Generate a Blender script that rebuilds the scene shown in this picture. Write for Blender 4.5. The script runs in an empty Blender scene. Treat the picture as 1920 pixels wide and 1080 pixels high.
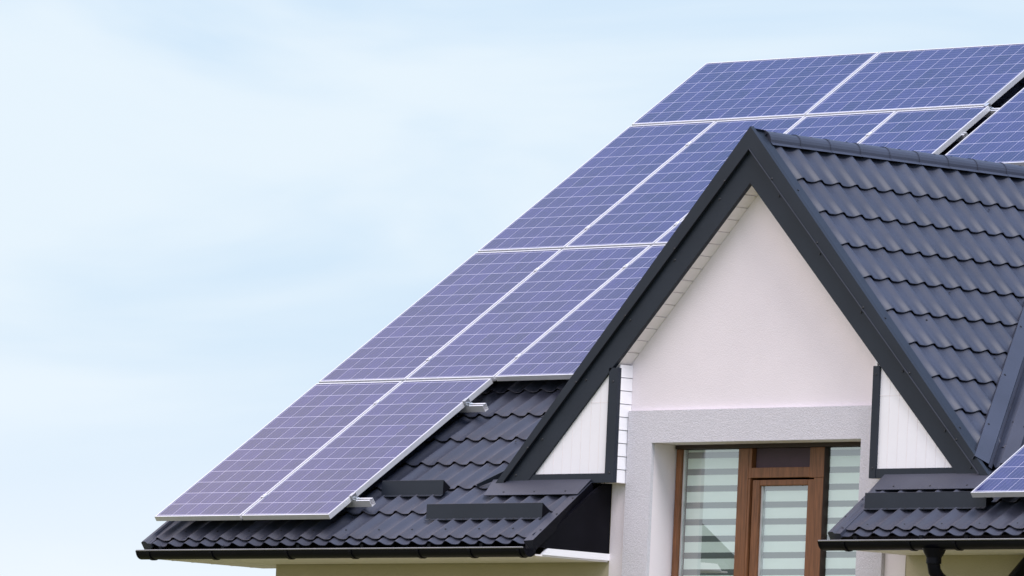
import bpy, math, random
from mathutils import Vector, Matrix, noise as mnoise
random.seed(7)
S = bpy.context.scene
COL = S.collection
R = math.radians

# ------------------------------------------------------------------ camera
cam_d = bpy.data.cameras.new('camera')
cam = bpy.data.objects.new('camera', cam_d); COL.objects.link(cam)
cam.location = (53.8866, -46.21574, -3.60591)
cam.rotation_euler = (1.64789557, -0.04486205, 0.82115648)
cam_d.sensor_width = 36; cam_d.lens = 327.556
cam_d.clip_start = 0.5; cam_d.clip_end = 6000
S.camera = cam

# ------------------------------------------------------------------ sky, sun, exposure
SUN_EL, SUN_AZ = R(52), R(108)          # azimuth measured clockwise from +Y
w = bpy.data.worlds.new('World'); S.world = w; w.use_nodes = True
nt = w.node_tree; N = nt.nodes; L = nt.links; N.clear()
out = N.new('ShaderNodeOutputWorld'); bg = N.new('ShaderNodeBackground')
sky = N.new('ShaderNodeTexSky'); sky.sky_type = 'NISHITA'; sky.sun_disc = False
sky.sun_elevation = SUN_EL; sky.sun_rotation = SUN_AZ; sky.air_density = 1.0; sky.dust_density = 1.0
tc = N.new('ShaderNodeTexCoord')
mp = N.new('ShaderNodeMapping'); mp.inputs['Scale'].default_value = (9, 9, 26); mp.inputs['Location'].default_value = (3.1, 1.7, 0.4)
n1 = N.new('ShaderNodeTexNoise'); n1.inputs['Scale'].default_value = 1.6; n1.inputs['Detail'].default_value = 5; n1.inputs['Roughness'].default_value = 0.48; n1.inputs['Distortion'].default_value = 0.5
rmp = N.new('ShaderNodeValToRGB'); rmp.color_ramp.interpolation = 'EASE'
rmp.color_ramp.elements[0].position = 0.36; rmp.color_ramp.elements[0].color = (0.0, 0.0, 0.0, 1)
rmp.color_ramp.elements[1].position = 0.64; rmp.color_ramp.elements[1].color = (1, 1, 1, 1)
L.new(tc.outputs['Generated'], mp.inputs['Vector']); L.new(mp.outputs['Vector'], n1.inputs['Vector']); L.new(n1.outputs['Fac'], rmp.inputs['Fac'])
SKYK = 0.1
def cmix(fac, a, b):
    x = N.new('ShaderNodeMix'); x.data_type = 'RGBA'; x.clamp_factor = True
    for sock, v in (('Factor', fac), ('A', a), ('B', b)):
        if isinstance(v, bpy.types.NodeSocket): L.new(v, x.inputs[sock])
        elif isinstance(v, tuple): x.inputs[sock].default_value = (*v, 1)
        else: x.inputs[sock].default_value = v
    return x.outputs['Result']
veil = cmix(0.88, sky.outputs['Color'], (6.2, 7.75, 9.4))          # thin high haze over the blue
low = cmix(rmp.outputs['Color'], veil, (7.5, 8.5, 9.3))           # pale streaky cloud near the horizon
n2 = N.new('ShaderNodeTexNoise'); n2.inputs['Scale'].default_value = 9; n2.inputs['Detail'].default_value = 3; n2.inputs['Roughness'].default_value = 0.45
mp2 = N.new('ShaderNodeMapping'); mp2.inputs['Location'].default_value = (0.0, 0.0, 0.0)
L.new(tc.outputs['Generated'], mp2.inputs['Vector']); L.new(mp2.outputs['Vector'], n2.inputs['Vector'])
dot = N.new('ShaderNodeVectorMath'); dot.operation = 'DOT_PRODUCT'; L.new(tc.outputs['Generated'], dot.inputs[0]); dot.inputs[1].default_value = (0.5723, 0.7508, 0.3299)
wob = N.new('ShaderNodeMath'); wob.operation = 'MULTIPLY_ADD'; L.new(n2.outputs['Fac'], wob.inputs[0]); wob.inputs[1].default_value = 0.10; L.new(dot.outputs['Value'], wob.inputs[2])
r2 = N.new('ShaderNodeMapRange'); r2.interpolation_type = 'SMOOTHSTEP'; r2.inputs['From Min'].default_value = 0.0; r2.inputs['From Max'].default_value = 0.085
L.new(wob.outputs[0], r2.inputs['Value'])
high = cmix(r2.outputs['Result'], (17.0, 14.9, 15.6), (6.2, 8.2, 12.8))   # a bank of bright cloud in front, bluer gaps behind the ridge
sep = N.new('ShaderNodeSeparateXYZ'); L.new(tc.outputs['Generated'], sep.inputs['Vector'])
r3 = N.new('ShaderNodeMapRange'); r3.interpolation_type = 'SMOOTHSTEP'; r3.inputs['From Min'].default_value = 0.13; r3.inputs['From Max'].default_value = 0.50
L.new(sep.outputs['Z'], r3.inputs['Value'])
r4 = N.new('ShaderNodeMapRange'); r4.interpolation_type = 'SMOOTHSTEP'; r4.inputs['From Min'].default_value = 0.035; r4.inputs['From Max'].default_value = 0.078; r4.inputs['To Min'].default_value = 0.85; r4.inputs['To Max'].default_value = 0.0
L.new(sep.outputs['Z'], r4.inputs['Value'])
low = cmix(r4.outputs['Result'], low, (8.4, 9.0, 9.7))             # paler towards the horizon
L.new(cmix(r3.outputs['Result'], low, high), bg.inputs['Color']); bg.inputs['Strength'].default_value = SKYK
L.new(bg.outputs['Background'], out.inputs['Surface'])

sd = bpy.data.lights.new('sun', 'SUN'); sd.energy = 2.3; sd.angle = R(22); sd.color = (1.0, 0.95, 0.93)
so = bpy.data.objects.new('sun', sd); COL.objects.link(so)
dirv = Vector((math.sin(SUN_AZ) * math.cos(SUN_EL), math.cos(SUN_AZ) * math.cos(SUN_EL), math.sin(SUN_EL)))
so.rotation_euler = dirv.to_track_quat('Z', 'Y').to_euler(); so.location = dirv * 60

S.view_settings.view_transform = 'Standard'; S.view_settings.look = 'None'
S.view_settings.exposure = 0.1; S.view_settings.gamma = 1
S.render.engine = 'CYCLES'

# ------------------------------------------------------------------ materials
def mat(name, col, rough=0.6, metal=0.0, spec=0.5, var=0.12, vscale=6.0, bump=0.0, bscale=200.0, coat=0.0, streak=None, detail=4, tint=None):
    m = bpy.data.materials.new(name); m.use_nodes = True
    t = m.node_tree; n = t.nodes; l = t.links
    b = n['Principled BSDF']
    b.inputs['Roughness'].default_value = rough; b.inputs['Metallic'].default_value = metal
    b.inputs['Specular IOR Level'].default_value = spec
    if coat: b.inputs['Coat Weight'].default_value = coat; b.inputs['Coat Roughness'].default_value = 0.15
    tcn = n.new('ShaderNodeTexCoord')
    mpn = n.new('ShaderNodeMapping'); l.new(tcn.outputs['Object'], mpn.inputs['Vector'])
    if streak: mpn.inputs['Scale'].default_value = streak
    nz = n.new('ShaderNodeTexNoise'); nz.inputs['Scale'].default_value = vscale; nz.inputs['Detail'].default_value = detail; nz.inputs['Roughness'].default_value = 0.6
    l.new(mpn.outputs['Vector'], nz.inputs['Vector'])
    mx = n.new('ShaderNodeMix'); mx.data_type = 'RGBA'
    lo = [c * (1 - var) for c in col]; hi = [min(1, c * (1 + var)) for c in (tint or col)]
    mx.inputs['A'].default_value = (*lo, 1); mx.inputs['B'].default_value = (*hi, 1)
    rm = n.new('ShaderNodeMapRange'); rm.inputs['From Min'].default_value = 0.3; rm.inputs['From Max'].default_value = 0.7
    l.new(nz.outputs['Fac'], rm.inputs['Value']); l.new(rm.outputs['Result'], mx.inputs['Factor'])
    l.new(mx.outputs['Result'], b.inputs['Base Color'])
    if bump:
        n2 = n.new('ShaderNodeTexNoise'); n2.inputs['Scale'].default_value = bscale; n2.inputs['Detail'].default_value = 3
        l.new(tcn.outputs['Object'], n2.inputs['Vector'])
        bp = n.new('ShaderNodeBump'); bp.inputs['Strength'].default_value = bump; bp.inputs['Distance'].default_value = 0.01
        l.new(n2.outputs['Fac'], bp.inputs['Height']); l.new(bp.outputs['Normal'], b.inputs['Normal'])
    return m

M = {}
M['tile'] = mat('anthracite_metal_tile', (0.041, 0.046, 0.069), rough=0.48, spec=0.5, var=0.16, vscale=1.6, bump=0.10, bscale=260)
M['trim'] = mat('anthracite_sheet_metal', (0.018, 0.024, 0.036), rough=0.5, spec=0.3, var=0.12, vscale=2.5, bump=0.05, bscale=30)
M['dark'] = mat('black_plastic_gutter', (0.005, 0.005, 0.008), rough=0.35, spec=0.1, var=0.2, vscale=4)
M['black'] = mat('matt_black_sheet', (0.006, 0.006, 0.009), rough=0.8, spec=0.08)
M['lip'] = mat('rolled_edge_sky_glint', (0.22, 0.22, 0.23), rough=0.3)  # grey base stands for the sky glint along the black gutter's rim
M['screw'] = mat('screw_heads', (0.012, 0.013, 0.018), rough=0.5)
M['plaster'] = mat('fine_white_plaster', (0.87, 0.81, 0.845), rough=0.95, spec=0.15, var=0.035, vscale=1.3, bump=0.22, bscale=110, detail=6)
M['wall'] = mat('shaded_wall_plaster', (0.52, 0.465, 0.34), rough=0.95, spec=0.15, var=0.05, vscale=1.5, bump=0.30, bscale=95, detail=6)  # eave shade and grass bounce put partly into the olive base colour
M['surround'] = mat('grey_grained_plaster', (0.68, 0.665, 0.715), rough=0.95, spec=0.15, var=0.07, vscale=60, bump=0.6, bscale=120, detail=6)
M['siding'] = mat('white_vinyl_siding', (0.93, 0.92, 0.955), rough=0.5, spec=0.35, var=0.02, vscale=3)
M['soffit'] = mat('white_soffit_boards', (0.92, 0.87, 0.88), rough=0.6, spec=0.3, var=0.04, vscale=5)
M['alu'] = mat('anodised_aluminium', (0.74, 0.74, 0.76), rough=0.42, metal=0.45, var=0.05, vscale=8)
M['steel'] = mat('galvanised_steel', (0.62, 0.64, 0.66), rough=0.3, metal=0.9, var=0.15, vscale=40)
M['interior'] = mat('dark_room', (0.10, 0.11, 0.11), rough=0.9)
M['purple'] = mat('dark_roller_box', (0.060, 0.030, 0.045), rough=0.6, var=0.1)

def wood_mat():
    m = mat('brown_wood_grain_frame', (0.205, 0.086, 0.036), rough=0.45, spec=0.4, var=0.35, vscale=9, streak=(9, 9, 0.6), detail=7)
    return m
M['wood'] = wood_mat()
M['wood_dark'] = mat('dark_brown_frame', (0.030, 0.014, 0.009), rough=0.5, var=0.2, vscale=12)

def ground_mat():
    m = bpy.data.materials.new('meadow_grass'); m.use_nodes = True
    t = m.node_tree; n = t.nodes; l = t.links; b = n['Principled BSDF']; b.inputs['Roughness'].default_value = 0.95
    tcn = n.new('ShaderNodeTexCoord'); a = n.new('ShaderNodeTexNoise'); a.inputs['Scale'].default_value = 0.35; a.inputs['Detail'].default_value = 10
    l.new(tcn.outputs['Object'], a.inputs['Vector']); r = n.new('ShaderNodeValToRGB'); l.new(a.outputs['Fac'], r.inputs['Fac'])
    r.color_ramp.elements[0].position = 0.3; r.color_ramp.elements[0].color = (0.095, 0.098, 0.032, 1)
    r.color_ramp.elements[1].position = 0.7; r.color_ramp.elements[1].color = (0.17, 0.165, 0.06, 1)
    l.new(r.outputs['Color'], b.inputs['Base Color'])
    return m
M['grass'] = ground_mat()

def glass_mat():
    m = bpy.data.materials.new('window_glass'); m.use_nodes = True
    t = m.node_tree; n = t.nodes; l = t.links; n.clear()
    o = n.new('ShaderNodeOutputMaterial'); tr = n.new('ShaderNodeBsdfTransparent'); tr.inputs['Color'].default_value = (0.94, 0.985, 0.965, 1)
    gl = n.new('ShaderNodeBsdfGlossy'); gl.inputs['Roughness'].default_value = 0.0; gl.inputs['Color'].default_value = (1, 1, 1, 1)
    lw = n.new('ShaderNodeLayerWeight'); lw.inputs['Blend'].default_value = 0.5
    pw_ = n.new('ShaderNodeMath'); pw_.operation = 'POWER'; l.new(lw.outputs['Facing'], pw_.inputs[0]); pw_.inputs[1].default_value = 3.0
    ma = n.new('ShaderNodeMath'); ma.operation = 'MULTIPLY_ADD'; l.new(pw_.outputs[0], ma.inputs[0]); ma.inputs[1].default_value = 0.75; ma.inputs[2].default_value = 0.24
    mx = n.new('ShaderNodeMixShader'); l.new(ma.outputs[0], mx.inputs['Fac']); l.new(tr.outputs['BSDF'], mx.inputs[1]); l.new(gl.outputs['BSDF'], mx.inputs[2])
    l.new(mx.outputs['Shader'], o.inputs['Surface'])
    return m
M['glass'] = glass_mat()

def blind_mat():
    m = bpy.data.materials.new('zebra_blind_cloth'); m.use_nodes = True
    t = m.node_tree; n = t.nodes; l = t.links; b = n['Principled BSDF']; b.inputs['Roughness'].default_value = 0.9
    tcn = n.new('ShaderNodeTexCoord'); sp = n.new('ShaderNodeSeparateXYZ'); l.new(tcn.outputs['UV'], sp.inputs['Vector'])
    fr = n.new('ShaderNodeMath'); fr.operation = 'FRACT'; l.new(sp.outputs['Y'], fr.inputs[0])
    lt = n.new('ShaderNodeMath'); lt.operation = 'LESS_THAN'; lt.inputs[1].default_value = 0.365; l.new(fr.outputs[0], lt.inputs[0])
    mx = n.new('ShaderNodeMix'); mx.data_type = 'RGBA'; l.new(lt.outputs[0], mx.inputs['Factor'])
    mx.inputs['A'].default_value = (0.82, 0.93, 0.89, 1); mx.inputs['B'].default_value = (0.15, 0.175, 0.175, 1)
    l.new(mx.outputs['Result'], b.inputs['Base Color'])
    return m
M['blind'] = blind_mat()

def cell_mat():
    m = bpy.data.materials.new('polycrystalline_cells'); m.use_nodes = True
    t = m.node_tree; n = t.nodes; l = t.links; b = n['Principled BSDF']
    b.inputs['Roughness'].default_value = 0.07; b.inputs['IOR'].default_value = 1.43
    uv = n.new('ShaderNodeUVMap'); sp = n.new('ShaderNodeSeparateXYZ'); l.new(uv.outputs['UV'], sp.inputs['Vector'])   # uv in cells: 6 x 12
    def math(op, a, bb=None, c=None):
        x = n.new('ShaderNodeMath'); x.operation = op
        for i, v in enumerate((a, bb, c)):
            if v is None: continue
            if isinstance(v, (int, float)): x.inputs[i].default_value = v
            else: l.new(v, x.inputs[i])
        return x.outputs[0]
    def edge(s, wd):   # 1 near integer lines
        f = math('FRACT', s); d = math('ABSOLUTE', math('SUBTRACT', f, 0.5)); return math('GREATER_THAN', d, 0.5 - wd)
    gx = edge(sp.outputs['X'], 0.0105); gy = edge(sp.outputs['Y'], 0.0125)
    grid = math('MAXIMUM', gx, gy)
    bus = edge(math('MULTIPLY', sp.outputs['X'], 4.0), 0.028)
    bus = math('MULTIPLY', bus, 0.7)
    # per-cell tone and crystal mottling
    fx = math('FLOOR', sp.outputs['X']); fy = math('FLOOR', sp.outputs['Y'])
    oi = n.new('ShaderNodeObjectInfo')
    cb = n.new('ShaderNodeCombineXYZ'); l.new(fx, cb.inputs[0]); l.new(fy, cb.inputs[1]); l.new(math('MULTIPLY', oi.outputs['Random'], 37.0), cb.inputs[2])
    wn = n.new('ShaderNodeTexWhiteNoise'); wn.noise_dimensions = '3D'; l.new(cb.outputs[0], wn.inputs['Vector'])
    vo = n.new('ShaderNodeTexVoronoi'); vo.inputs['Scale'].default_value = 4.0; l.new(uv.outputs['UV'], vo.inputs['Vector'])
    bw = n.new('ShaderNodeRGBToBW'); l.new(vo.outputs['Color'], bw.inputs['Color'])
    k = math('ADD', math('MULTIPLY', wn.outputs['Value'], 0.55), math('MULTIPLY', bw.outputs['Val'], 0.45))
    c1 = n.new('ShaderNodeMix'); c1.data_type = 'RGBA'; l.new(k, c1.inputs['Factor'])
    c1.inputs['A'].default_value = (0.004, 0.013, 0.078, 1); c1.inputs['B'].default_value = (0.030, 0.032, 0.150, 1)
    c2 = n.new('ShaderNodeMix'); c2.data_type = 'RGBA'; l.new(bus, c2.inputs['Factor']); l.new(c1.outputs['Result'], c2.inputs['A']); c2.inputs['B'].default_value = (0.20, 0.21, 0.34, 1)
    c3 = n.new('ShaderNodeMix'); c3.data_type = 'RGBA'; l.new(grid, c3.inputs['Factor']); l.new(c2.outputs['Result'], c3.inputs['A']); c3.inputs['B'].default_value = (0.52, 0.50, 0.66, 1)
    l.new(c3.outputs['Result'], b.inputs['Base Color'])
    return m
M['cell'] = cell_mat()

# ------------------------------------------------------------------ mesh helpers
class MB:
    def __init__(s): s.v = []; s.f = []; s.mi = []; s.uv = {}
    def face(s, pts, mi=0, uv=None):
        i = len(s.v); s.v += [tuple(p) for p in pts]; s.f.append(tuple(range(i, i + len(pts)))); s.mi.append(mi)
        if uv: s.uv[len(s.f) - 1] = uv
    def hexa(s, b, t, mi=0):          # bottom 4, top 4 (same order, ccw from above)
        i = len(s.v); s.v += [tuple(p) for p in b] + [tuple(p) for p in t]
        for f in ((3, 2, 1, 0), (4, 5, 6, 7), (0, 1, 5, 4), (1, 2, 6, 5), (2, 3, 7, 6), (3, 0, 4, 7)):
            s.f.append(tuple(i + k for k in f)); s.mi.append(mi)
    def box(s, x0, x1, y0, y1, z0, z1, mi=0):
        s.hexa([(x0, y0, z0), (x1, y0, z0), (x1, y1, z0), (x0, y1, z0)], [(x0, y0, z1), (x1, y0, z1), (x1, y1, z1), (x0, y1, z1)], mi)
    def prism(s, poly, axis, a, b, mi=0):   # poly of 2-D points; axis 'x': (y,z), 'y': (x,z), 'z': (x,y)
        def P(q, t):
            return {'x': (t, q[0], q[1]), 'y': (q[0], t, q[1]), 'z': (q[0], q[1], t)}[axis]
        n = len(poly); i = len(s.v)
        s.v += [P(q, a) for q in poly] + [P(q, b) for q in poly]
        s.f.append(tuple(i + k for k in range(n))); s.mi.append(mi)
        s.f.append(tuple(i + n + k for k in reversed(range(n)))); s.mi.append(mi)
        for k in range(n):
            s.f.append((i + k, i + n + k, i + n + (k + 1) % n, i + (k + 1) % n)); s.mi.append(mi)
    def tube(s, path, r, seg=14, mi=0, cap=True):
        path = [Vector(p) for p in path]; rings = []
        for k, p in enumerate(path):
            d = (path[min(k + 1, len(path) - 1)] - path[max(k - 1, 0)]).normalized()
            u = d.cross(Vector((0.31, 0.2, 0.93)));
            if u.length < 0.1: u = d.cross(Vector((1, 0, 0)))
            u.normalize(); v = d.cross(u)
            rr = r[k] if isinstance(r, (list, tuple)) else r
            i = len(s.v); s.v += [tuple(p + (u * math.cos(2 * math.pi * j / seg) + v * math.sin(2 * math.pi * j / seg)) * rr) for j in range(seg)]
            rings.append(i)
        for a, b in zip(rings, rings[1:]):
            for j in range(seg):
                s.f.append((a + j, a + (j + 1) % seg, b + (j + 1) % seg, b + j)); s.mi.append(mi)
        if cap:
            s.f.append(tuple(rings[0] + j for j in reversed(range(seg)))); s.mi.append(mi)
            s.f.append(tuple(rings[-1] + j for j in range(seg))); s.mi.append(mi)
    def dome(s, c, n, r, h, mi=0):   # little screw head
        n = Vector(n).normalized(); c = Vector(c); u = n.orthogonal().normalized(); v = n.cross(u); seg = 8
        i = len(s.v)
        s.v += [tuple(c + (u * math.cos(k * math.pi / 4) + v * math.sin(k * math.pi / 4)) * r) for k in range(seg)]
        s.v += [tuple(c + n * h + (u * math.cos(k * math.pi / 4) + v * math.sin(k * math.pi / 4)) * r * 0.7) for k in range(seg)]
        for k in range(seg):
            s.f.append((i + k, i + (k + 1) % seg, i + seg + (k + 1) % seg, i + seg + k)); s.mi.append(mi)
        s.f.append(tuple(i + seg + k for k in range(seg))); s.mi.append(mi)

def wloc(o):
    v = Vector((0, 0, 0))
    while o: v = v + o.location; o = o.parent
    return v
def obj(name, mb, mats, parent=None, loc=(0, 0, 0), smooth=False, local=False, bevel=0):
    me = bpy.data.meshes.new(name)
    off = Vector((0, 0, 0)) if local else (wloc(parent) + Vector(loc))
    me.from_pydata([tuple(Vector(p) - off) for p in mb.v], [], mb.f)
    for m in (mats if isinstance(mats, (list, tuple)) else [mats]): me.materials.append(m)
    for p, mi in zip(me.polygons, mb.mi): p.material_index = mi; p.use_smooth = smooth
    if mb.uv:
        ul = me.uv_layers.new(name='UVMap')
        for fi, uvs in mb.uv.items():
            for li, q in zip(me.polygons[fi].loop_indices, uvs): ul.data[li].uv = q
    me.update()
    o = bpy.data.objects.new(name, me); COL.objects.link(o); o.parent = parent; o.location = loc
    if smooth:
        me.set_sharp_from_angle(angle=R(40))
    if bevel:
        bv = o.modifiers.new('bevel', 'BEVEL'); bv.width = bevel; bv.segments = 2; bv.limit_method = 'ANGLE'; bv.angle_limit = R(40)
    return o
def thing(name, label, cat, loc=(0, 0, 0), rot=(0, 0, 0), group=None):
    o = bpy.data.objects.new(name, None); COL.objects.link(o); o.location = loc; o.rotation_euler = rot
    o.empty_display_size = 0.3
    o['label'] = label; o['category'] = cat
    if group: o['group'] = group
    return o

# ------------------------------------------------------------------ ground
GZ = -5.3
g = MB(); K = 24; ext = 2600
for i in range(K):
    for j in range(K):
        x0 = -ext + 2 * ext * i / K; y0 = -ext + 2 * ext * j / K; d = 2 * ext / K
        g.face([(x0, y0, GZ), (x0 + d, y0, GZ), (x0 + d, y0 + d, GZ), (x0, y0 + d, GZ)])
gr = obj('ground', g, M['grass']); gr['kind'] = 'structure'

# ------------------------------------------------------------------ house frame of reference
TH = 0.6245694; CT, ST = math.cos(TH), math.sin(TH)
NV = Vector((0, -ST, CT)); VV = Vector((0, CT, ST))
D = 0.15                                   # tile crests lie this far under the panel tops
def RP(u, v, h=0.0): return Vector((u, 0, 0)) + VV * v + NV * (h - D)
XC, ZA = 5.73, 2.78                        # dormer ridge line, crest level
Q2 = math.sqrt(0.5)
def DR(s, y, h=0.0): return Vector((XC + s * Q2 + h * Q2, y, ZA - s * Q2 + h * Q2))    # right slope
def DL(s, y, h=0.0): return Vector((XC - s * Q2 - h * Q2, y, ZA - s * Q2 + h * Q2))    # left slope

house = thing('house', 'white rendered house with anthracite metal tile roof and steep gabled dormer', 'house', (6.5, 5.5, GZ))
YW, YS, YB = 0.757, 0.72, 0.6              # wall, window surround, bargeboard planes
RIDGE_V = 6.84; RIDGE_Y = RP(0, RIDGE_V).y; RIDGE_Z = RP(0, RIDGE_V).z
XL, XR = -0.085, 13.6
BACK = 2 * RIDGE_Y

# ---- tile sheets
WAVE = 0.183; AMP = 0.031
def wave(t):
    f = t - math.floor(t)
    c = 0.5 + 0.5 * math.cos(2 * math.pi * (f - 0.5 - 0.055 * math.sin(2 * math.pi * f)))
    return AMP * (c ** 1.35)
def tile_sheet(mb, P, u0, u1, edges, clamp=None, phase=0.0, flip=False, seg=11, lift=0.022, eave=False):
    """P(u, s, h): s grows down the slope; edges: s of the course ends."""
    nu = int((u1 - u0) / WAVE * seg) + 1
    us = [u0 + (u1 - u0) * k / nu for k in range(nu + 1)]
    for a, b in zip(edges, edges[1:]):
        ln = b - a; last = b == edges[-1]
        rows = [(a - 0.035, 0.0 - lift * 0.02), (a + ln * 0.5, lift * 0.5), (b - 0.004, lift), (b, lift - 0.003), (b - 0.010, lift - 0.014), (b - 0.034, -0.004)]
        if last and eave: rows = [(a - 0.035, -0.001), (a + ln * 0.5, 0.002), (b, 0.004), (b + 0.001, -0.001), (b - 0.012, -0.008)]
        base = len(mb.v)
        for s, h in rows:
            for u in us:
                uu = u
                if clamp:
                    lo, hi = clamp(s); uu = min(max(u, lo), hi)
                mb.v.append(tuple(P(uu, s, h + wave(uu / WAVE + phase) - AMP)))
        n = nu + 1
        for r in range(len(rows) - 1):
            for k in range(nu):
                q = (base + r * n + k, base + r * n + k + 1, base + (r + 1) * n + k + 1, base + (r + 1) * n + k)
                if clamp and (Vector(mb.v[q[0]]) - Vector(mb.v[q[1]])).length < 1e-5 and (Vector(mb.v[q[2]]) - Vector(mb.v[q[3]])).length < 1e-5: continue
                mb.f.append(q if flip else q[::-1]); mb.mi.append(1 if r >= 3 else 0)  # undercut faces in black: shadow below each course put into the colour

def Pmain(u, s, h): return RP(u, -s, h)
# verge lines of the gap below the dormer run slightly splayed
def left_gap(v): return 4.292 - 0.117 * (v + 0.142)
def right_gap(v): return 7.284 - 0.100 * (v + 0.07)

roof = MB()
VB_L, VB_R = -0.148, -0.092
def edges_from(bottom, top): 
    e = [-bottom]; 
    while e[-1] > -top: e.append(e[-1] - 0.35)
    e[-1] = -top
    if abs(e[-1] - e[-2]) < 0.06: e.pop(-2)
    return e[::-1]
tile_sheet(roof, Pmain, XL + 0.10, 4.27, edges_from(-0.09, RIDGE_V) + [-VB_L], clamp=lambda s: (0, left_gap(min(-s, 1.0)) - 0.06 if -s < 1.0 else 4.27), phase=0.30, eave=True)
tile_sheet(roof, Pmain, 4.27, 7.25, edges_from(1.31, RIDGE_V), phase=0.30)
tile_sheet(roof, Pmain, 7.15, XR, edges_from(-0.032, RIDGE_V) + [-VB_R], clamp=lambda s: (right_gap(min(-s, 1.0)) + 0.08 if -s < 1.0 else 7.25, XR), phase=0.30, eave=True)
def Pback(u, s, h): 
    p = RP(u, RIDGE_V - s, h); return Vector((u, BACK - p.y, p.z))
tile_sheet(roof, Pback, XL + 0.05, XR, edges_from(-7.0, 0.0) if False else [0.35 * k for k in range(0, 21)], phase=0.3, flip=True, seg=6)
roof_o = obj('roof', roof, [M['tile'], M['black']], house, smooth=True)
roof_o['label'] = 'main roof slope of wavy anthracite metal tiles'

# screws on the main slope
def screw(p, n, parent, r=0.008):
    m = MB(); m.dome(p, n, r, 0.005); return obj('screw', m, M['screw'], parent)
for k in range(30):
    u = 0.25 + 0.366 * k
    if left_gap(0) - 0.1 < u < 7.5: continue
    screw(RP(u, 0.02, 0.0), NV, roof_o)
for v in (0.97, 1.32, 1.67):
    for k in range(3): screw(RP(2.95 + 0.35 * k - 0.1 * v, v - 0.06, 0.004), NV, roof_o)

# decking under the sheets so that no light leaks through
dk = MB()
def slab(mb, pts, n, th):
    mb.hexa([Vector(p) - Vector(n) * th for p in pts], pts)
slab(dk, [RP(XL + 0.02, -0.09, -0.05), RP(4.16, -0.09, -0.05), RP(4.16, RIDGE_V - 0.05, -0.05), RP(XL + 0.02, RIDGE_V - 0.05, -0.05)], NV, 0.06)
slab(dk, [RP(4.165, 1.12, -0.05), RP(7.32, 1.12, -0.05), RP(7.32, RIDGE_V - 0.05, -0.05), RP(4.165, RIDGE_V - 0.05, -0.05)], NV, 0.06)
slab(dk, [RP(7.325, -0.05, -0.05), RP(XR, -0.05, -0.05), RP(XR, RIDGE_V - 0.05, -0.05), RP(7.325, RIDGE_V - 0.05, -0.05)], NV, 0.06)
bN = Vector((0, ST, CT))
slab(dk, [Pback(XR, 0.05, -0.05), Pback(XL + 0.02, 0.05, -0.05), Pback(XL + 0.02, 6.98, -0.05), Pback(XR, 6.98, -0.05)][::-1], bN, 0.06)
obj('roof_deck', dk, M['dark'], roof_o)

# ridge cap of the main roof
rc = MB()
k = 0; x = XL
while x < XR:
    rc.tube([(x, RIDGE_Y, RIDGE_Z - 0.045), (x + 0.40, RIDGE_Y, RIDGE_Z - 0.045)], [0.075, 0.070], seg=12); x += 0.38
obj('ridge_cap', rc, M['tile'], roof_o, smooth=True)

# verge flashings of the main slope
def strip(mb, pts_fn, v0, v1, n=1):
    pass
vf = MB()     # left verge, folded up bead along the outer edge
prof = [(-0.005, -0.10), (-0.005, 0.012), (0.010, 0.022), (0.045, 0.024), (0.058, 0.012), (0.064, 0.004), (0.10, 0.002), (0.10, -0.03)]
for (a, b) in zip(prof, prof[1:]):
    vf.face([RP(XL + a[0], VB_L - 0.005, a[1]), RP(XL + a[0], RIDGE_V, a[1]), RP(XL + b[0], RIDGE_V, b[1]), RP(XL + b[0], VB_L - 0.005, b[1])][::-1])
vf.face([RP(XL + q[0], VB_L - 0.005, q[1]) for q in prof])
obj('verge_flashing', vf, M['tile'], roof_o)
vr = MB()     # splayed right verge of the left eave piece
g0, g1 = left_gap(VB_L), left_gap(0.64)
dz = Vector((0, 0, -0.10))
vb, vt = VB_L - 0.012, 0.66
for (o0, a0, o1, a1, mi) in ((-0.105, -0.02, -0.105, 0.004, 0), (-0.105, 0.004, 0.0, 0.010, 0)):
    vr.face([RP(g0 + o0, vb, a0), RP(g0 + o1, vb, a1), RP(g1 + o1, vt, a1), RP(g1 + o0, vt, a0)], mi)
A, B = RP(g0, vb, 0.010), RP(g1, vt, 0.010)
vr.face([A, A + dz, B + dz, B], 2); vr.face([A + dz, A + dz + Vector((-0.03, 0, 0)), B + dz + Vector((-0.03, 0, 0)), B + dz], 2)  # skirt in near black, its dark shading put into the colour
vr.face([RP(g0 - 0.10, vb, -0.02), RP(g0 - 0.10, vb, 0.004), A, A + dz, A + dz + Vector((-0.06, 0, 0))][::-1], 2)
for v in (-0.02, 0.2, 0.42): vr.dome(RP(left_gap(v) - 0.03, v, 0.010), NV, 0.008, 0.004, 1)
obj('verge_flashing', vr, [M['tile'], M['screw'], M['dark']], roof_o)
vl = MB()     # left verge of the right eave piece, with its bead
h0_, h1_ = right_gap(VB_R), right_gap(0.62)
prof = [(-0.004, -0.10), (-0.004, 0.010), (0.008, 0.018), (0.05, 0.020), (0.062, 0.006), (0.12, 0.004), (0.12, -0.03)]
for (a, b) in zip(prof, prof[1:]):
    vl.face([RP(h0_ + a[0], VB_R - 0.01, a[1]), RP(h1_ + a[0], 0.66, a[1]), RP(h1_ + b[0], 0.66, b[1]), RP(h0_ + b[0], VB_R - 0.01, b[1])][::-1])
vl.face([RP(h0_ + q[0], VB_R - 0.01, q[1]) for q in prof])
for v in (0.10, 0.33): vl.dome(RP(right_gap(v) + 0.03, v, 0.020), NV, 0.008, 0.004, 1)
obj('verge_flashing', vl, [M['tile'], M['screw']], roof_o)

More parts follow.
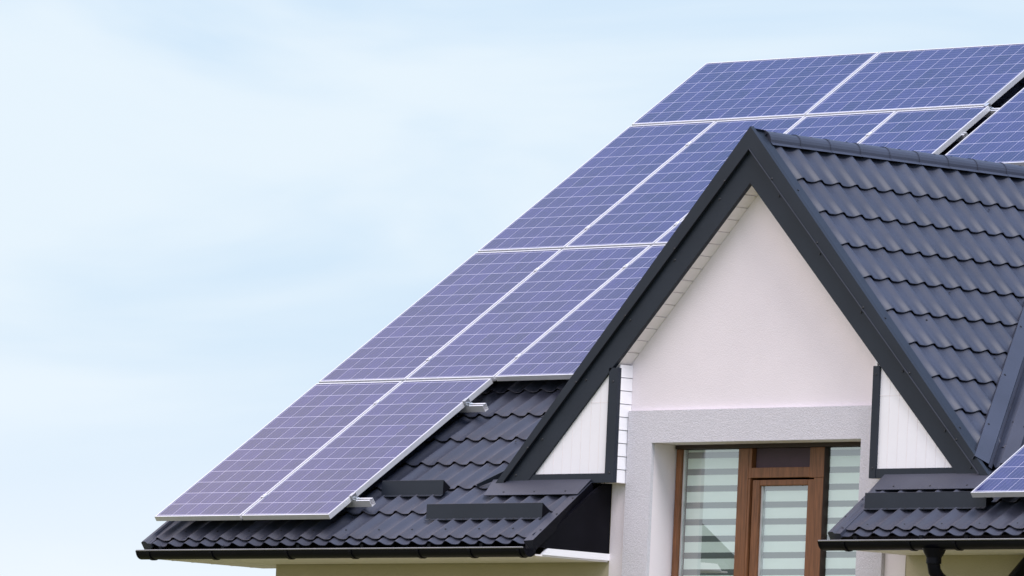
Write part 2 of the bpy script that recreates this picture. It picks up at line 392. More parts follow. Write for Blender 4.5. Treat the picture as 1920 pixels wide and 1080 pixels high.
# apron flashings at the dormer's feet
def apron(u0b, u1b, u0t, u1t, v0, v1):
    a = MB()
    a.hexa([RP(u0b, v0, 0.016), RP(u1b, v0, 0.016), RP(u1t, v1, 0.024), RP(u0t, v1, 0.024)], [RP(u0b, v0, 0.020), RP(u1b, v0, 0.020), RP(u1t, v1, 0.028), RP(u0t, v1, 0.028)])
    for k in range(3):
        u = u0b + (u1b - u0b) * (0.18 + 0.33 * k); a.dome(RP(u, v0 + 0.04, 0.0205), NV, 0.009, 0.005, 1)
    return obj('apron_flashing', a, [M['tile'], M['screw']], roof_o)
apron(3.20, left_gap(0.46) - 0.01, 3.12, left_gap(0.66) - 0.01, 0.462, 0.672)
apron(right_gap(0.46) + 0.01, 8.34, right_gap(0.66) + 0.01, 8.26, 0.462, 0.672)

# snow guards: folded plates standing on the crests
def snow_guard(u0, u1, v):
    s = MB()
    p0, p1 = RP(u0, v, 0.004), RP(u1, v, 0.004); up = Vector((0, 0.003, 0.108)); t = Vector((0, 0.003, 0))
    bk = VV * 0.17
    s.face([p0, p1, p1 + up, p0 + up])
    s.face([p0 + up, p1 + up, p1 + VV * 0.095 + NV * 0.004, p0 + VV * 0.095 + NV * 0.004])
    s.face([p0 + up, p0 + VV * 0.095 + NV * 0.004, p1 + VV * 0.095 + NV * 0.004, p1 + up])
    s.face([p0, p0 - VV * 0.022 + NV * 0.001, p1 - VV * 0.022 + NV * 0.001, p1])
    for a_ in (p0, p1): s.face([a_ + VV * 0.002, a_ + VV * 0.093, a_ + up * 0.97], 2)
    n = int((u1 - u0) / 0.183)
    for k in range(n + 1): s.dome(RP(u0 + 0.05 + k * 0.183, v - 0.010, 0.002), NV, 0.009, 0.006, 1)
    o = obj('snow_guard', s, [M['trim'], M['screw'], M['black']], roof_o)
    sm = o.modifiers.new('thickness', 'SOLIDIFY'); sm.thickness = 0.002
    return o
snow_guard(2.02, 2.70, 0.507)['label'] = 'short folded snow guard plate beside the lowest solar panel'
snow_guard(2.837, 4.092, 0.162)['label'] = 'long folded snow guard plate above the left gutter'
snow_guard(7.362, 8.556, 0.236)['label'] = 'folded snow guard plate on the right eave piece'

# ---- eaves: fascia, soffit, boxed end, gutter
def eave(x0, x1, z0, name_side):
    f = MB(); f.box(x0, x1, -0.006, 0.014, z0 - 0.035, z0 + 0.020)
    obj('fascia', f, M['black'], house)
eave(XL, 4.26, -0.27, 'l'); eave(7.31, XR, -0.24, 'r')
sf = MB()
sf.box(XL + 0.0, 4.255, 0.014, 0.745, -0.318, -0.306)
sf.box(XL + 0.0, 0.56, 0.747, 1.20, -0.318, -0.306)
for k in range(6): sf.box(XL + 0.02, 0.55, 0.05 + 0.2 * k, 0.056 + 0.2 * k, -0.3215, -0.3185)
obj('soffit', sf, M['soffit'], house)
sf = MB(); sf.box(7.33, XR - 0.02, 0.014, YW - 0.004, -0.282, -0.270)
obj('soffit', sf, M['soffit'], house)
bx = MB(); bx.prism([(0.014, -0.284), (YW, -0.284), (YW, 0.25), (0.0, -0.24)], 'x', XR - 0.02, XR - 0.002); obj('eave_end_panel', bx, M['dark'], house)
# boxed return at the left end of the eave
bx = MB(); bx.prism([(0.014, -0.306), (1.20, -0.306), (1.20, 0.52), (0.0, -0.24)], 'x', XL + 0.004, XL + 0.024); obj('eave_end_panel', bx, M['dark'], house)
ck = MB(); ck.prism([(0.02, -0.255), (YW - 0.003, -0.255), (YW - 0.003, 0.30), (0.58, 0.195), (0.0, -0.262)], 'x', 4.230, 4.256)
ck_o = obj('eave_end_panel', ck, M['dark'], house); ck_o['label'] = 'black triangular panel closing the end of the left eave'
ct = MB(); ct.prism([(0.085, -0.306), (YW - 0.002, -0.306), (YW - 0.002, -0.257), (0.135, -0.257)], 'x', 4.232, 4.266)
obj('end_trim', ct, M['siding'], ck_o)

def gutter(x0, x1, z, brk, yc=-0.074, r=0.059):
    m = MB(); n = 12
    prof = [(yc - 0.006, z + 0.006)] 
    arc = [(yc - r * math.cos(math.pi * k / n), z - r * math.sin(math.pi * k / n)) for k in range(n + 1)]
    outer = [(yc - r - 0.004, z + 0.008), (yc - r - 0.009, z + 0.002)] + arc
    inner = [(yc - (r - 0.004) * math.cos(math.pi * k / n), z - (r - 0.004) * math.sin(math.pi * k / n)) for k in range(n, -1, -1)]
    poly = outer + inner + [(yc - r + 0.004, z + 0.006)]
    N_ = len(poly); i = len(m.v)
    m.v += [(x0, a, b) for a, b in poly] + [(x1, a, b) for a, b in poly]
    for k in range(N_): m.f.append((i + k, i + (k + 1) % N_, i + N_ + (k + 1) % N_, i + N_ + k)); m.mi.append(0)
    go = obj('gutter', m, M['dark'], house, smooth=True)
    lp = MB(); lp.tube([(x0, yc - r - 0.006, z + 0.007), (x1, yc - r - 0.006, z + 0.007)], 0.006, seg=10); obj('gutter_lip_sky_glint', lp, M['lip'], go, smooth=True)
    for xe in (x0, x1):
        e = MB(); e.prism([(yc - r - 0.006, z + 0.004)] + arc[1:-1] + [(yc + r, z + 0.004)], 'x', xe - 0.012, xe + 0.012)
        obj('end_cap', e, M['dark'], go)
    for xb in brk:
        b = MB(); ro, ri = r + 0.007, r + 0.001
        pa = [(yc - ro * math.cos(math.pi * k / n), z - ro * math.sin(math.pi * k / n)) for k in range(n + 1)]
        pi_ = [(yc - ri * math.cos(math.pi * k / n), z - ri * math.sin(math.pi * k / n)) for k in range(n, -1, -1)]
        for k in range(n):
            a, c = pa[k], pa[k + 1]; d, e_ = pi_[n - k - 1], pi_[n - k]
            b.prism([a, c, d, e_], 'x', xb - 0.016, xb + 0.016)
        b.box(xb - 0.016, xb + 0.016, yc + r, yc + r + 0.016, z - 0.01, z + 0.05)
        obj('bracket', b, M['dark'], go)
    return go
gl_ = gutter(-0.03, 4.285, -0.274, (0.10, 0.823, 1.679, 2.395, 3.136, 3.70, 4.225)); gl_['label'] = 'black half round gutter along the left eave'
gr_ = gutter(7.335, XR, -0.245, (7.572, 8.218, 8.66, 9.5, 10.3, 11.1, 12.0, 12.8)); gr_['label'] = 'black half round gutter along the right eave'

# downpipe: funnel, swan neck to the wall, drop to the ground
dp = MB()
path = [(8.42, -0.078, -0.295), (8.42, -0.078, -0.325), (8.42, -0.078, -0.36), (8.42, -0.078, -0.405), (8.42, -0.066, -0.45), (8.42, -0.03, -0.49), (8.42, 0.05, -0.535), (8.42, 0.55, -0.80), (8.42, 0.62, -0.84), (8.42, 0.665, -0.89), (8.42, 0.68, -0.96), (8.42, 0.68, GZ)]
dp.tube(path, [0.085, 0.072, 0.052, 0.046, 0.046, 0.046, 0.046, 0.046, 0.046, 0.046, 0.046, 0.046], seg=18)
dpo = obj('downpipe', dp, M['dark'], house, smooth=True)
dc = MB(); dc.tube([(8.42, -0.078, -0.36), (8.42, -0.078, -0.40)], 0.053, seg=18); obj('pipe_collar', dc, M['dark'], dpo, smooth=True)
d2 = MB(); d2.tube([(8.74, 0.69, -0.20), (8.60, 0.69, -0.325), (8.455, 0.69, -0.455), (8.43, 0.685, -0.50), (8.42, 0.68, -0.56), (8.42, 0.68, -0.97)], 0.045, seg=16)
obj('branch_pipe', d2, M['dark'], dpo, smooth=True)

# ---- walls
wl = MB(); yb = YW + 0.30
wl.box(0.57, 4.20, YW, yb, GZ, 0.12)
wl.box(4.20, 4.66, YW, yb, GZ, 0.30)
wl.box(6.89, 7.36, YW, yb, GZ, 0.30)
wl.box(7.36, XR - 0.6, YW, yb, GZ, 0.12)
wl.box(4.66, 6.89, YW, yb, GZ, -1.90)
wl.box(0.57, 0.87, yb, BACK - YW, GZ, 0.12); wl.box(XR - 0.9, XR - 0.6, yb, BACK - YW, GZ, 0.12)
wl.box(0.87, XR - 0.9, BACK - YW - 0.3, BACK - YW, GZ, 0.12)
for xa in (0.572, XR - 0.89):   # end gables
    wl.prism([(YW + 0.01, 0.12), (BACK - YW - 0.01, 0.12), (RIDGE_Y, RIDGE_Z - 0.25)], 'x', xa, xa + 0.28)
obj('wall', wl, M['wall'], house)['label'] = 'lower wall under the eaves, eave shade painted into its olive colour'
gw = MB()
gw.prism([(4.18, 0.301), (4.66, 0.301), (4.66, 0.58), (6.89, 0.58), (6.89, 0.301), (7.34, 0.301), (7.34, 0.90), (XC, 2.50), (4.12, 0.90)], 'y', YW, YW + 0.3)
obj('gable_wall', gw, M['plaster'], house)['label'] = 'pale pinkish plaster gable wall above the window'
# strips of the front wall next to the surround keep the gable's plaster, free of painted eave shade
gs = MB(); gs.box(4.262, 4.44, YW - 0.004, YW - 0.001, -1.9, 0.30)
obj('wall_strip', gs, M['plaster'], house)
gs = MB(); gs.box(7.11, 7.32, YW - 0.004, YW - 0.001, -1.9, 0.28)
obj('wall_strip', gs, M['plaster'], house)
# window surround: one folded U of coarse plaster
ws = MB()
OX0, OX1, OZ = 4.694, 6.855, 0.553
ws.prism([(4.436, -1.95), (OX0, -1.95), (OX0, OZ), (OX1, OZ), (OX1, -1.95), (7.112, -1.95), (7.112, 0.790), (4.436, 0.790)], 'y', YS, YW - 0.005)
obj('window_surround', ws, M['surround'], house)
rv = MB()   # reveal faces (jambs and lintel)
rv.box(OX0 - 0.02, OX0, YW - 0.005, 0.985, -1.95, OZ - 0.001); rv.box(OX1, OX1 + 0.02, YW - 0.005, 0.985, -1.95, OZ - 0.001)
rv.box(OX0 - 0.02, OX1 + 0.02, YW - 0.005, 0.985, OZ, OZ + 0.02)
obj('window_reveal', rv, M['plaster'], house)

# ---- glazing
FY = 0.965
def frame_box(mb, x0, x1, z0, z1, y0=FY, y1=FY + 0.07): mb.box(x0, x1, y0, y1, z0, z1)
ZB = -1.89
def pane(parent, x0, x1, z0, z1, y=FY + 0.03):
    p = MB(); p.face([(x0, y, z0), (x1, y, z0), (x1, y, z1), (x0, y, z1)]); return obj('pane', p, M['glass'], parent)
def blind(parent, x0, x1, z0, z1, y=FY + 0.050):
    b = MB(); b.face([(x0, y, z0), (x1, y, z0), (x1, y, z1), (x0, y, z1)], 0, [(x0, (z0 - 0.4575) / 0.1225), (x1, (z0 - 0.4575) / 0.1225), (x1, (z1 - 0.4575) / 0.1225), (x0, (z1 - 0.4575) / 0.1225)])
    b.face([(x0, y + 0.003, z0), (x0, y + 0.003, z1), (x1, y + 0.003, z1), (x1, y + 0.003, z0)], 0, [(0, 0.6)] * 4)
    return obj('blind', b, M['blind'], parent)
f = MB(); frame_box(f, 4.705, 4.757, ZB, 0.522); frame_box(f, 5.357, 5.465, ZB, 0.521); frame_box(f, 4.757, 5.357, ZB, ZB + 0.07)
wL = obj('window', f, M['wood'], house, bevel=0.004); wL['label'] = 'tall side window left of the balcony door'
b_ = MB(); b_.box(4.760, 4.772, FY + 0.022, FY + 0.05, ZB + 0.07, 0.519); obj('glazing_bead', b_, M['alu'], wL)
pane(wL, 4.772, 5.357, ZB + 0.07, 0.518); blind(wL, 4.780, 5.3565, ZB + 0.07, 0.518)
f = MB(); frame_box(f, 6.243, 6.249, ZB, 0.521); frame_box(f, 6.249, 6.853, ZB, ZB + 0.07); frame_box(f, 6.805, 6.853, ZB + 0.07, 0.521)
wR = obj('window', f, M['wood_dark'], house, bevel=0.004); wR['label'] = 'tall side window right of the balcony door'
pane(wR, 6.249, 6.805, ZB + 0.07, 0.518); blind(wR, 6.251, 6.804, ZB + 0.07, 0.518)
f = MB(); frame_box(f, 4.705, 6.853, 0.5225, 0.552, FY - 0.012, FY + 0.06); obj('window_head', f, M['wood_dark'], house)
f = MB(); frame_box(f, 5.467, 5.496, 0.30, 0.521); frame_box(f, 6.096, 6.242, 0.30, 0.521); frame_box(f, 5.496, 6.096, 0.304, 0.378)
tr_ = obj('transom_window', f, M['wood'], house, bevel=0.003)
p = MB(); p.box(5.515, 6.096, FY + 0.03, FY + 0.036, 0.378, 0.521); obj('pane', p, M['purple'], tr_)
f = MB(); frame_box(f, 5.467, 5.490, ZB, 0.299); frame_box(f, 6.145, 6.242, ZB, 0.299); obj('door_frame', f, M['wood'], house, bevel=0.004)
f = MB(); y0, y1 = FY + 0.012, FY + 0.075
frame_box(f, 5.503, 5.578, ZB, 0.290, y0, y1); frame_box(f, 6.072, 6.140, ZB, 0.290, y0, y1); frame_box(f, 5.578, 6.072, 0.247, 0.290, y0, y1); frame_box(f, 5.578, 6.072, ZB, ZB + 0.11, y0, y1)
dr_ = obj('balcony_door', f, M['wood'], house, bevel=0.006)
b_ = MB(); b_.box(5.580, 5.592, FY + 0.03, FY + 0.06, ZB + 0.11, 0.245); obj('glazing_bead', b_, M['alu'], dr_)
pane(dr_, 5.592, 6.070, ZB + 0.11, 0.245, FY + 0.042); blind(dr_, 5.594, 6.071, ZB + 0.11, 0.246, FY + 0.062)
rm_ = MB(); rm_.box(4.3, 7.3, 1.10, 3.2, -1.95, 0.6)
rm_.f = [q[::-1] for q in rm_.f]
rm_.f.pop(2); rm_.mi.pop(2)
obj('room', rm_, M['interior'], house)

# ---- dormer
dorm = MB()
E_D = [0.0] + [0.47 + 0.343 * k for k in range(10)]
tile_sheet(dorm, lambda u, s, h: DR(s, u, h), 0.70, 5.4, E_D, phase=0.12, flip=True)
tile_sheet(dorm, lambda u, s, h: DL(s, u, h), 0.70, 5.4, E_D, phase=0.12, flip=False, seg=7)
dorm_o = obj('dormer_roof', dorm, [M['tile'], M['black']], house, smooth=True); dorm_o['label'] = 'dormer roof of wavy anthracite metal tiles'
for k in range(9):
    for j in range(10):
        y = 1.18 + 0.745 * j + (0.37 if k % 2 else 0.0)
        s = 0.47 + 0.343 * k + 0.05
        if y < 5.2 and DR(s, y).z > (y * math.tan(TH) - 0.12): screw(DR(s, y + 0.05 * math.sin(9 * k + j), -0.014), (Q2, 0, Q2), dorm_o)
dd = MB()
for sg in (1, -1):
    F = DR if sg > 0 else DL
    pts = [F(0.0, 0.66, -0.05), F(3.50, 0.66, -0.05), F(3.5, 1.0, -0.05), F(0.0, 5.0, -0.05)]
    n = Vector((sg * Q2, 0, Q2)); slab(dd, pts if sg < 0 else pts[::-1], n, 0.05)
obj('roof_deck', dd, M['dark'], dorm_o)
# ridge cap segments
y = 0.715; k = 0
while y < 4.6:
    c = MB(); n = 12; zc = ZA - 0.052; ln = 0.325
    r0, r1 = 0.0785, 0.0760
    for (ya, yb2, ra, rb) in ((y, y + 0.020, r0 + 0.0015, r0 + 0.0015), (y + 0.020, y + 0.024, r0 + 0.0015, r0), (y + 0.024, y + ln, r0, r1)):
        for j in range(n):
            a0 = -0.12 + (math.pi + 0.24) * j / n; a1 = -0.12 + (math.pi + 0.24) * (j + 1) / n
            c.face([(XC + ra * math.cos(a0), ya, zc + ra * math.sin(a0)), (XC + ra * math.cos(a1), ya, zc + ra * math.sin(a1)), (XC + rb * math.cos(a1), yb2, zc + rb * math.sin(a1)), (XC + rb * math.cos(a0), yb2, zc + rb * math.sin(a0))][::-1])
    for sg in (1, -1):   # small outturned lips
        c.face([(XC + sg * r0, y, zc - 0.008), (XC + sg * (r0 + 0.026), y, zc - 0.028), (XC + sg * (r1 + 0.026), y + ln, zc - 0.028), (XC + sg * r1, y + ln, zc - 0.008)])
    if k == 0: c.face([(XC + r0 * math.cos(-0.12 + (math.pi + 0.24) * j / n), y, zc + r0 * math.sin(-0.12 + (math.pi + 0.24) * j / n)) for j in range(n + 1)][::-1])
    obj('ridge_tile', c, M['tile'], dorm_o, smooth=True)
    y += 0.307; k += 1

# bargeboards (two): lower board, upper folded trim with its flange on the tiles
def barge(sg):
    HT, HC, HI, ZF = 2.826, 2.655, 2.415, 0.262
    def px(top, half): return lambda z: XC + sg * (top - z) / (top - ZF) * half
    fo, fc, fi = px(HT, 2.548), px(HC, 2.462), px(HI, 2.232)
    lo = MB()   # lower board
    y0, y1 = YB, YB + 0.035
    A = [(XC, HC + 0.02), (fc(ZF), ZF + 0.02 * 0), (fi(ZF), ZF), (XC, HI)]
    lo.prism(A if sg < 0 else A[::-1], 'y', y0, y1)
    for t in (0.12, 0.30, 0.48, 0.66, 0.84, 0.95):
        z = HC + (ZF - HC) * t - 0.06; lo.dome((fc(z) - sg * 0.05, y0, z), (0, -1, 0), 0.010, 0.006, 1)
    root = obj('bargeboard', lo, [M['trim'], M['screw']], house)
    root['label'] = 'right bargeboard of the dormer gable' if sg > 0 else 'left bargeboard of the dormer gable'
    up = MB(); y0u = YB - 0.022
    B = [(XC, HT), (fo(ZF + 0.004), ZF + 0.004), (fc(ZF + 0.004), ZF + 0.004), (XC, HC)]
    up.prism(B if sg < 0 else B[::-1], 'y', y0u, y0u + 0.018)
    # top return and flange lying on the tiles
    q0, q1 = Vector((XC, y0u, HT)), Vector((fo(ZF + 0.004), y0u, ZF + 0.004))
    nn = Vector((sg * Q2, 0, Q2)); dn = Vector((sg * Q2, 0, -Q2))
    for (ya, ha, yb2, hb) in ((y0u, 0.0, y0u + 0.03, 0.004), (y0u + 0.03, 0.004, y0u + 0.036, -0.018), (y0u + 0.036, -0.018, 0.725, -0.024)):
        f4 = [q0 + Vector((0, ya - y0u, 0)) + nn * ha, q1 + Vector((0, ya - y0u, 0)) + nn * ha, q1 + Vector((0, yb2 - y0u, 0)) + nn * hb, q0 + Vector((0, yb2 - y0u, 0)) + nn * hb]
        up.face(f4 if sg > 0 else f4[::-1])
    for t in (0.10, 0.30, 0.5, 0.70, 0.9):
        z = HC + (ZF - HC) * t + 0.02; up.dome((fc(z) + sg * 0.02, y0u, z), (0, -1, 0), 0.010, 0.006, 1)
    for t in (0.18, 0.55, 0.86):
        p = q0.lerp(q1, t) + Vector((0, 0.075, 0)) - nn * 0.019; up.dome(p, nn, 0.009, 0.006, 1)
    obj('verge_trim', up, [M['trim'], M['screw']], root)
    if True:   # light folded lip on the right crease; on the left black, painted gap shadow
        lp = MB(); w2 = 0.008
        P4 = [(XC, HC + w2), (fc(ZF + 0.01), ZF + 0.01 + w2), (fc(ZF + 0.01), ZF + 0.01 - w2 * 0.2), (XC, HC - w2 * 0.2)]
        lp.prism(P4 if sg < 0 else P4[::-1], 'y', y0u - 0.004, y0u - 0.0005)
        obj('trim_lip_gap_shadow', lp, M['tile'] if sg > 0 else M['black'], root)
    # soffit boards between bargeboard and wall
    so_ = MB(); nb = 17
    for k in range(nb):
        z1 = HI + 0.004 - (HI - 0.95) * k / nb; z0 = HI + 0.004 - (HI - 0.95) * (k + 1) / nb + 0.006
        pts = [(fi(z1), z1), (fi(z0), z0), (fi(z0) + sg * 0.012, z0 + 0.012), (fi(z1) + sg * 0.012, z1 + 0.012)]
        so_.prism(pts, 'y', YB + 0.036, YW - 0.002)
    pts = [(fi(HI) + 0, HI + 0.02), (fi(0.95), 0.97), (fi(0.95) + sg * 0.02, 0.99), (fi(HI) + sg * 0.02, HI + 0.04)]
    so_.prism(pts, 'y', YB + 0.036, YW - 0.002)
    obj('gable_soffit', so_, M['soffit'], house)
    return root
barge(-1); barge(1)

# boxed cornice returns under the gable feet
def cornice(sg):
    fi = lambda z: XC + sg * (2.415 - z) / (2.415 - 0.262) * 2.232
    xin = 4.335 if sg < 0 else 7.130
    xo = 4.428 if sg < 0 else 7.068
    tri = MB()
    zt = 2.415 - (abs(xin - XC)) * (2.415 - 0.262) / 2.232
    xf = fi(0.325)
    a = [(xin - sg * 0.02, 0.30), (xf + sg * 0.05, 0.30), (xin - sg * 0.02, zt + 0.06)]
    tri.prism(a if sg > 0 else a[::-1], 'y', YB + 0.020, YB + 0.034)
    o = obj('cornice_panel', tri, M['siding'], house); o['label'] = ('white boarded triangle in the right gable foot' if sg > 0 else 'white boarded triangle in the left gable foot')
    jt = MB()   # fine board joints
    n = 7
    for k in range(1, n + 1):
        x = xin + sg * 0.096 * k; z1 = 2.415 - abs(x - XC) * (2.415 - 0.262) / 2.232 + 0.03
        if z1 > 0.36: jt.box(x - 0.0022, x + 0.0022, YB + 0.0185, YB + 0.0195, 0.327, z1)
    jt.box(min(xin, xin + sg * 0.20), max(xin, xin + sg * 0.20), YB + 0.0185, YB + 0.0195, 0.846, 0.850)
    obj('board_joint', jt, M['soffit'], o)
    po = MB(); po.box(min(xin, xo), max(xin, xo), YB, YB + 0.036, 0.258, 1.10 if sg < 0 else 1.06)
    for z in (0.33, 1.0): po.dome(((xin + xo) / 2, YB, z), (0, -1, 0), 0.009, 0.005, 1)
    obj('corner_post', po, [M['trim'], M['screw']], o)
    si = MB()
    x0, x1 = sorted((xin, XC + sg * 2.31))
    si.box(x0, x1, YB + 0.004, YB + 0.036, 0.258, 0.326)
    obj('sill_trim', si, M['trim'], o)
    bx = MB()   # side of the box, white lapped boards, and its underside
    n = 9; zb, ztp = 0.262, 1.13
    for k in range(n):
        z0 = zb + (ztp - zb) * k / n; z1 = zb + (ztp - zb) * (k + 1) / n - 0.004
        xa = xo - 0.001 if sg < 0 else xo + 0.001
        d0, d1 = (-0.010, 0.0) if sg < 0 else (0.010, 0.0)
        bx.hexa([(xa - 0.02, YB + 0.037, z0), (xa + d1, YB + 0.037, z0), (xa + d1, YW - 0.001, z0), (xa - 0.02, YW - 0.001, z0)],
                [(xa - 0.02, YB + 0.037, z1), (xa + d0 * 0.5, YB + 0.037, z1), (xa + d0 * 0.5, YW - 0.001, z1), (xa - 0.02, YW - 0.001, z1)])
    obj('box_side', bx, M['siding'], o)
    bb = MB(); x0, x1 = sorted((xo - sg * -0.001, xo + sg * 0.9)); bb.box(x0, x1, YB + 0.037, YW - 0.001, 0.2585, 0.2615); obj('box_underside', bb, M['soffit'], o)
cornice(-1); cornice(1)

# valley flashing on the right: wing on the dormer slope, wing on the main slope, folded rib between
vf = MB()
def valley(s):  # crest-plane intersection
    x = XC + s * Q2; z = ZA - s * Q2; y = (z + D / CT) / math.tan(TH); return Vector((x, y, z))
a, b = valley(3.50), valley(0.35)
dirv_ = (b - a).normalized()
nD = Vector((Q2, 0, Q2)); nM = NV
tD = nD.cross(dirv_); tD = tD if tD.y < 0 else -tD
tM = nM.cross(dirv_); tM = tM if tM.x > 0 else -tM
def quad(p0, p1): 
    vf.face([p0(a), p1(a), p1(b), p0(b)])
rows = [lambda p: p + tD * 0.16 - nD * 0.01, lambda p: p + tD * 0.16 + nD * 0.027, lambda p: p + tD * 0.045 + nD * 0.034, lambda p: p + tD * 0.035 + nD * 0.016, lambda p: p + (nD + nM) * 0.008, lambda p: p + (nD + nM) * 0.030 + tM * 0.010, lambda p: p + (nD + nM) * 0.008 + tM * 0.026, lambda p: p + tM * 0.075 + nM * 0.014, lambda p: p + tM * 0.08 + nM * 0.034, lambda p: p + tM * 0.20 + nM * 0.027, lambda p: p + tM * 0.20 - nM * 0.03]
for p0, p1 in zip(rows, rows[1:]): quad(p0, p1)
for t in (0.12, 0.30, 0.48, 0.66): 
    p = a.lerp(b, t); vf.dome(p + tD * 0.135 + nD * 0.028, nD, 0.009, 0.006, 1); vf.dome(p + tM * 0.18 + nM * 0.028, nM, 0.009, 0.006, 1)
vfo = obj('valley_flashing', vf, [M['tile'], M['screw']], dorm_o); vfo['label'] = 'folded valley flashing between dormer and main slope'
# left valley: lower end of the folded sheet pokes out beside the bargeboard
vk = MB()
e0 = RP(3.00, 0.60, 0.030); e1 = RP(3.19, 0.735, 0.060); e2 = RP(3.19, 0.735, 0.015); e3 = RP(3.0, 0.60, 0.006)
dv = Vector((Q2 * 1.0, 0.98, 0.70)).normalized()
vk.hexa([e3, e2, e2 + dv * 2.2, e3 + dv * 2.2], [e0, e1, e1 + dv * 2.2, e0 + dv * 2.2])
obj('valley_flashing', vk, M['trim'], dorm_o)

# ------------------------------------------------------------------ solar panels
PW, PH, GX, GY = 0.9857538, 1.956, 0.0187308, 0.0260643
FT = 0.040
def make_panel(label):
    root = thing('solar_panel', label, 'solar panel', (0, 0, 0), (TH, 0, 0), 'solar panels on the main roof')
    f = MB(); fw = 0.012
    f.box(0, PW, 0, fw, -FT, 0); f.box(0, PW, PH - fw, PH, -FT, 0)
    f.box(0, fw, fw, PH - fw, -FT, 0); f.box(PW - fw, PW, fw, PH - fw, -FT, 0)
    obj('frame', f, M['alu'], root, local=True)
    g_ = MB(); x0, x1, y0, y1 = fw, PW - fw, fw, PH - fw; z = -0.003
    mx_, my_ = 0.010, 0.016
    u0 = -mx_ / ((x1 - x0 - 2 * mx_) / 6); u1 = 6 - u0; v0 = -my_ / ((y1 - y0 - 2 * my_) / 12); v1 = 12 - v0
    g_.face([(x0, y0, z), (x1, y0, z), (x1, y1, z), (x0, y1, z)], 0, [(u0, v0), (u1, v0), (u1, v1), (u0, v1)])
    g_.face([(x0, y0, z - 0.006), (x0, y1, z - 0.006), (x1, y1, z - 0.006), (x1, y0, z - 0.006)], 0, [(0.5, 0.5)] * 4)
    obj('cell_sheet', g_, M['cell'], root, local=True)
    jb = MB(); jb.box(PW / 2 - 0.06, PW / 2 + 0.06, PH - 0.22, PH - 0.12, -0.034, -0.011); obj('junction_box', jb, M['dark'], root, local=True)
    return root
def place(o, u, v, land=False, dh=0.0):
    p = Vector((u, 0, 0)) + VV * v + NV * dh
    if land:
        p = p + Vector((PH, 0, 0))
        m = Matrix.Rotation(TH, 4, 'X') @ Matrix.Rotation(R(90), 4, 'Z'); o.rotation_euler = m.to_euler()
    else: o.rotation_euler = (TH, 0, 0)
    o.location = p
pw, ph = PW + GX, PH + GY
spots = [
    (0, 0, 0, 'lowest solar panel at the far left, its corner overhanging the left gutter'),
    (pw, 0, 0, 'lowest solar panel whose right edge shows two silver rail ends'),
    (0, ph, 0, 'solar panel on the left roof edge, second row up from the eave'),
    (pw, ph, 0, 'solar panel in the middle of the three in the second row from the eave'),
    (2 * pw, ph, 0, 'solar panel partly hidden behind the bargeboard, with bare dark tiles below its lower edge'),
    (0, 2 * ph, 0, 'solar panel on the left roof edge, third row up, just under the landscape row'),
    (pw, 2 * ph, 0, 'solar panel left of the dormer peak, second from the roof edge in the third row'),
    (2 * pw, 2 * ph, 0, 'solar panel mostly hidden by the dormer peak, only a strip seen above its ridge'),
    (3 * pw, 2 * ph, 0, 'solar panel above the dormer ridge beside the black gap in the array'),
    (0, 3 * ph, 1, 'landscape solar panel at the top left corner of the array'),
    (PH + GX, 3 * ph, 1, 'landscape solar panel at the top, right one of the pair, beside the black gap'),
    (4.157, 4.982, 0, 'solar panel right of the black gap, cut by the picture edge, above the dormer ridge'),
    (8.522, 0.189, 0, 'solar panel low on the right eave, beside the dormer valley'),
]
first = make_panel(spots[0][3])
for k, (u, v, ld, lab) in enumerate(spots):
    if k == 0: o = first
    else:
        o = first.copy(); COL.objects.link(o); o['label'] = lab
        for ch in first.children:
            c = ch.copy(); COL.objects.link(c); c.parent = o
    place(o, u, v, bool(ld))

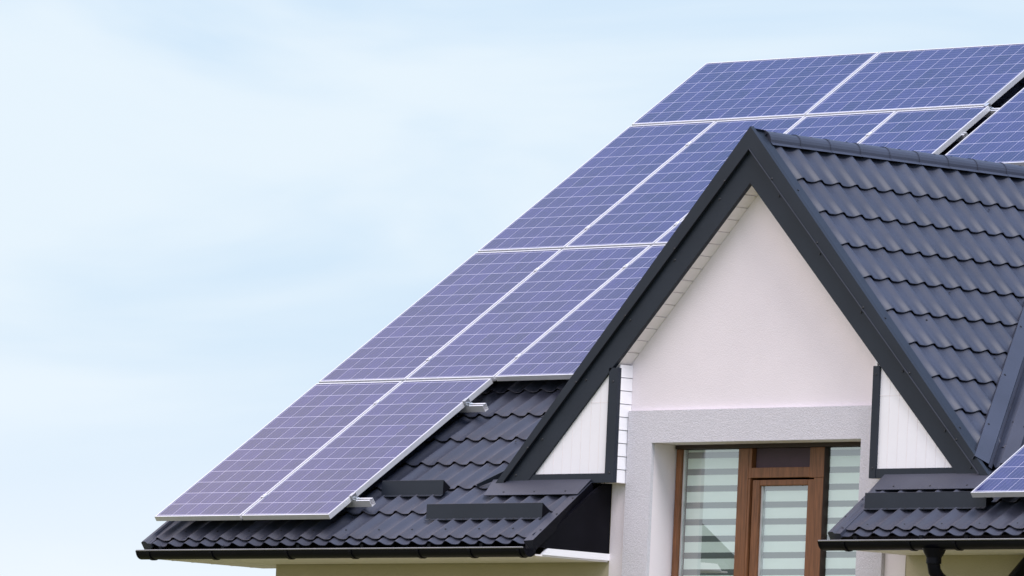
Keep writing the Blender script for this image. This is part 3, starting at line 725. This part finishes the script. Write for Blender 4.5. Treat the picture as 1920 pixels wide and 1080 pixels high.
# mounting rails with clamps and hooks, one assembly
mt = thing('panel_mounting', 'silver aluminium rails, clamps and hooks carrying the solar panels', 'mounting rails', (0, 0, -0.2))
def rail(u0, u1, v, clamps=(), ends=()):
    m = MB(); a = -0.0405; w = 0.021; hgt = 0.055
    def bxr(U0, U1, v0, v1, h0, h1, mi=0):
        f = lambda u, vv, h: Vector((u, 0, 0)) + VV * vv + NV * h
        m.hexa([f(U0, v0, h0), f(U1, v0, h0), f(U1, v1, h0), f(U0, v1, h0)], [f(U0, v0, h1), f(U1, v0, h1), f(U1, v1, h1), f(U0, v1, h1)], mi)
    bxr(u0, u1, v - w, v + w, a - hgt, a - hgt + 0.004); bxr(u0, u1, v - w, v - w + 0.004, a - hgt + 0.004, a); bxr(u0, u1, v + w - 0.004, v + w, a - hgt + 0.004, a)
    bxr(u0, u1, v - w + 0.004, v - 0.007, a - 0.004, a); bxr(u0, u1, v + 0.007, v + w - 0.004, a - 0.004, a)
    o = obj('rail', m, M['alu'], mt)
    for uc in clamps:
        m = MB(); bxr(uc - 0.020, uc + 0.020, v - 0.022, v + 0.022, 0.0005, 0.005); bxr(uc - 0.006, uc + 0.006, v - 0.007, v + 0.007, 0.005, 0.011)
        obj('clamp', m, M['alu'], o)
    for uc in ends:
        m = MB(); bxr(uc - 0.012, uc + 0.022, v - 0.022, v + 0.022, 0.0005, 0.006); bxr(uc + 0.0015, uc + 0.022, v - 0.022, v + 0.022, a, 0.0); bxr(uc + 0.022, uc + 0.042, v - 0.022, v + 0.022, a, a + 0.006); bxr(uc + 0.026, uc + 0.038, v - 0.006, v + 0.006, a + 0.006, a + 0.02)
        obj('clamp', m, M['steel'], o)
    k = u0 + 0.4
    while k < u1:   # roof hooks
        m = MB(); bxr(k - 0.015, k + 0.015, v - 0.027, v - 0.0215, -D - 0.02, a - 0.005); bxr(k - 0.015, k + 0.015, v - 0.0215, v + 0.16, -D - 0.020, -D - 0.014)
        obj('roof_hook', m, M['steel'], o); k += 1.1
s1 = PW + GX / 2
for v in (0.28, 1.64): rail(0.03, 2 * pw + 0.17, v, (s1,), (2 * PW + GX,))
for v in (0.30, 1.64): rail(0.03, 3 * pw - 0.02, ph + v, (s1, s1 + pw), ())
for v in (0.30, 1.60): rail(0.03, 4 * pw + (0.0), 2 * ph + v, (s1, s1 + pw, s1 + 2 * pw), ())
rail(0.03, 4.12, 3 * ph - GY / 2, (), (3.965,))
rail(0.03, 3.93, 3 * ph + 0.80, (), ())
for v in (0.3, 1.6): rail(4.17, 5.14, 4.982 + v); rail(8.54, 9.5, 0.189 + v)
# short tilted hook strap seen under the lowest rail end
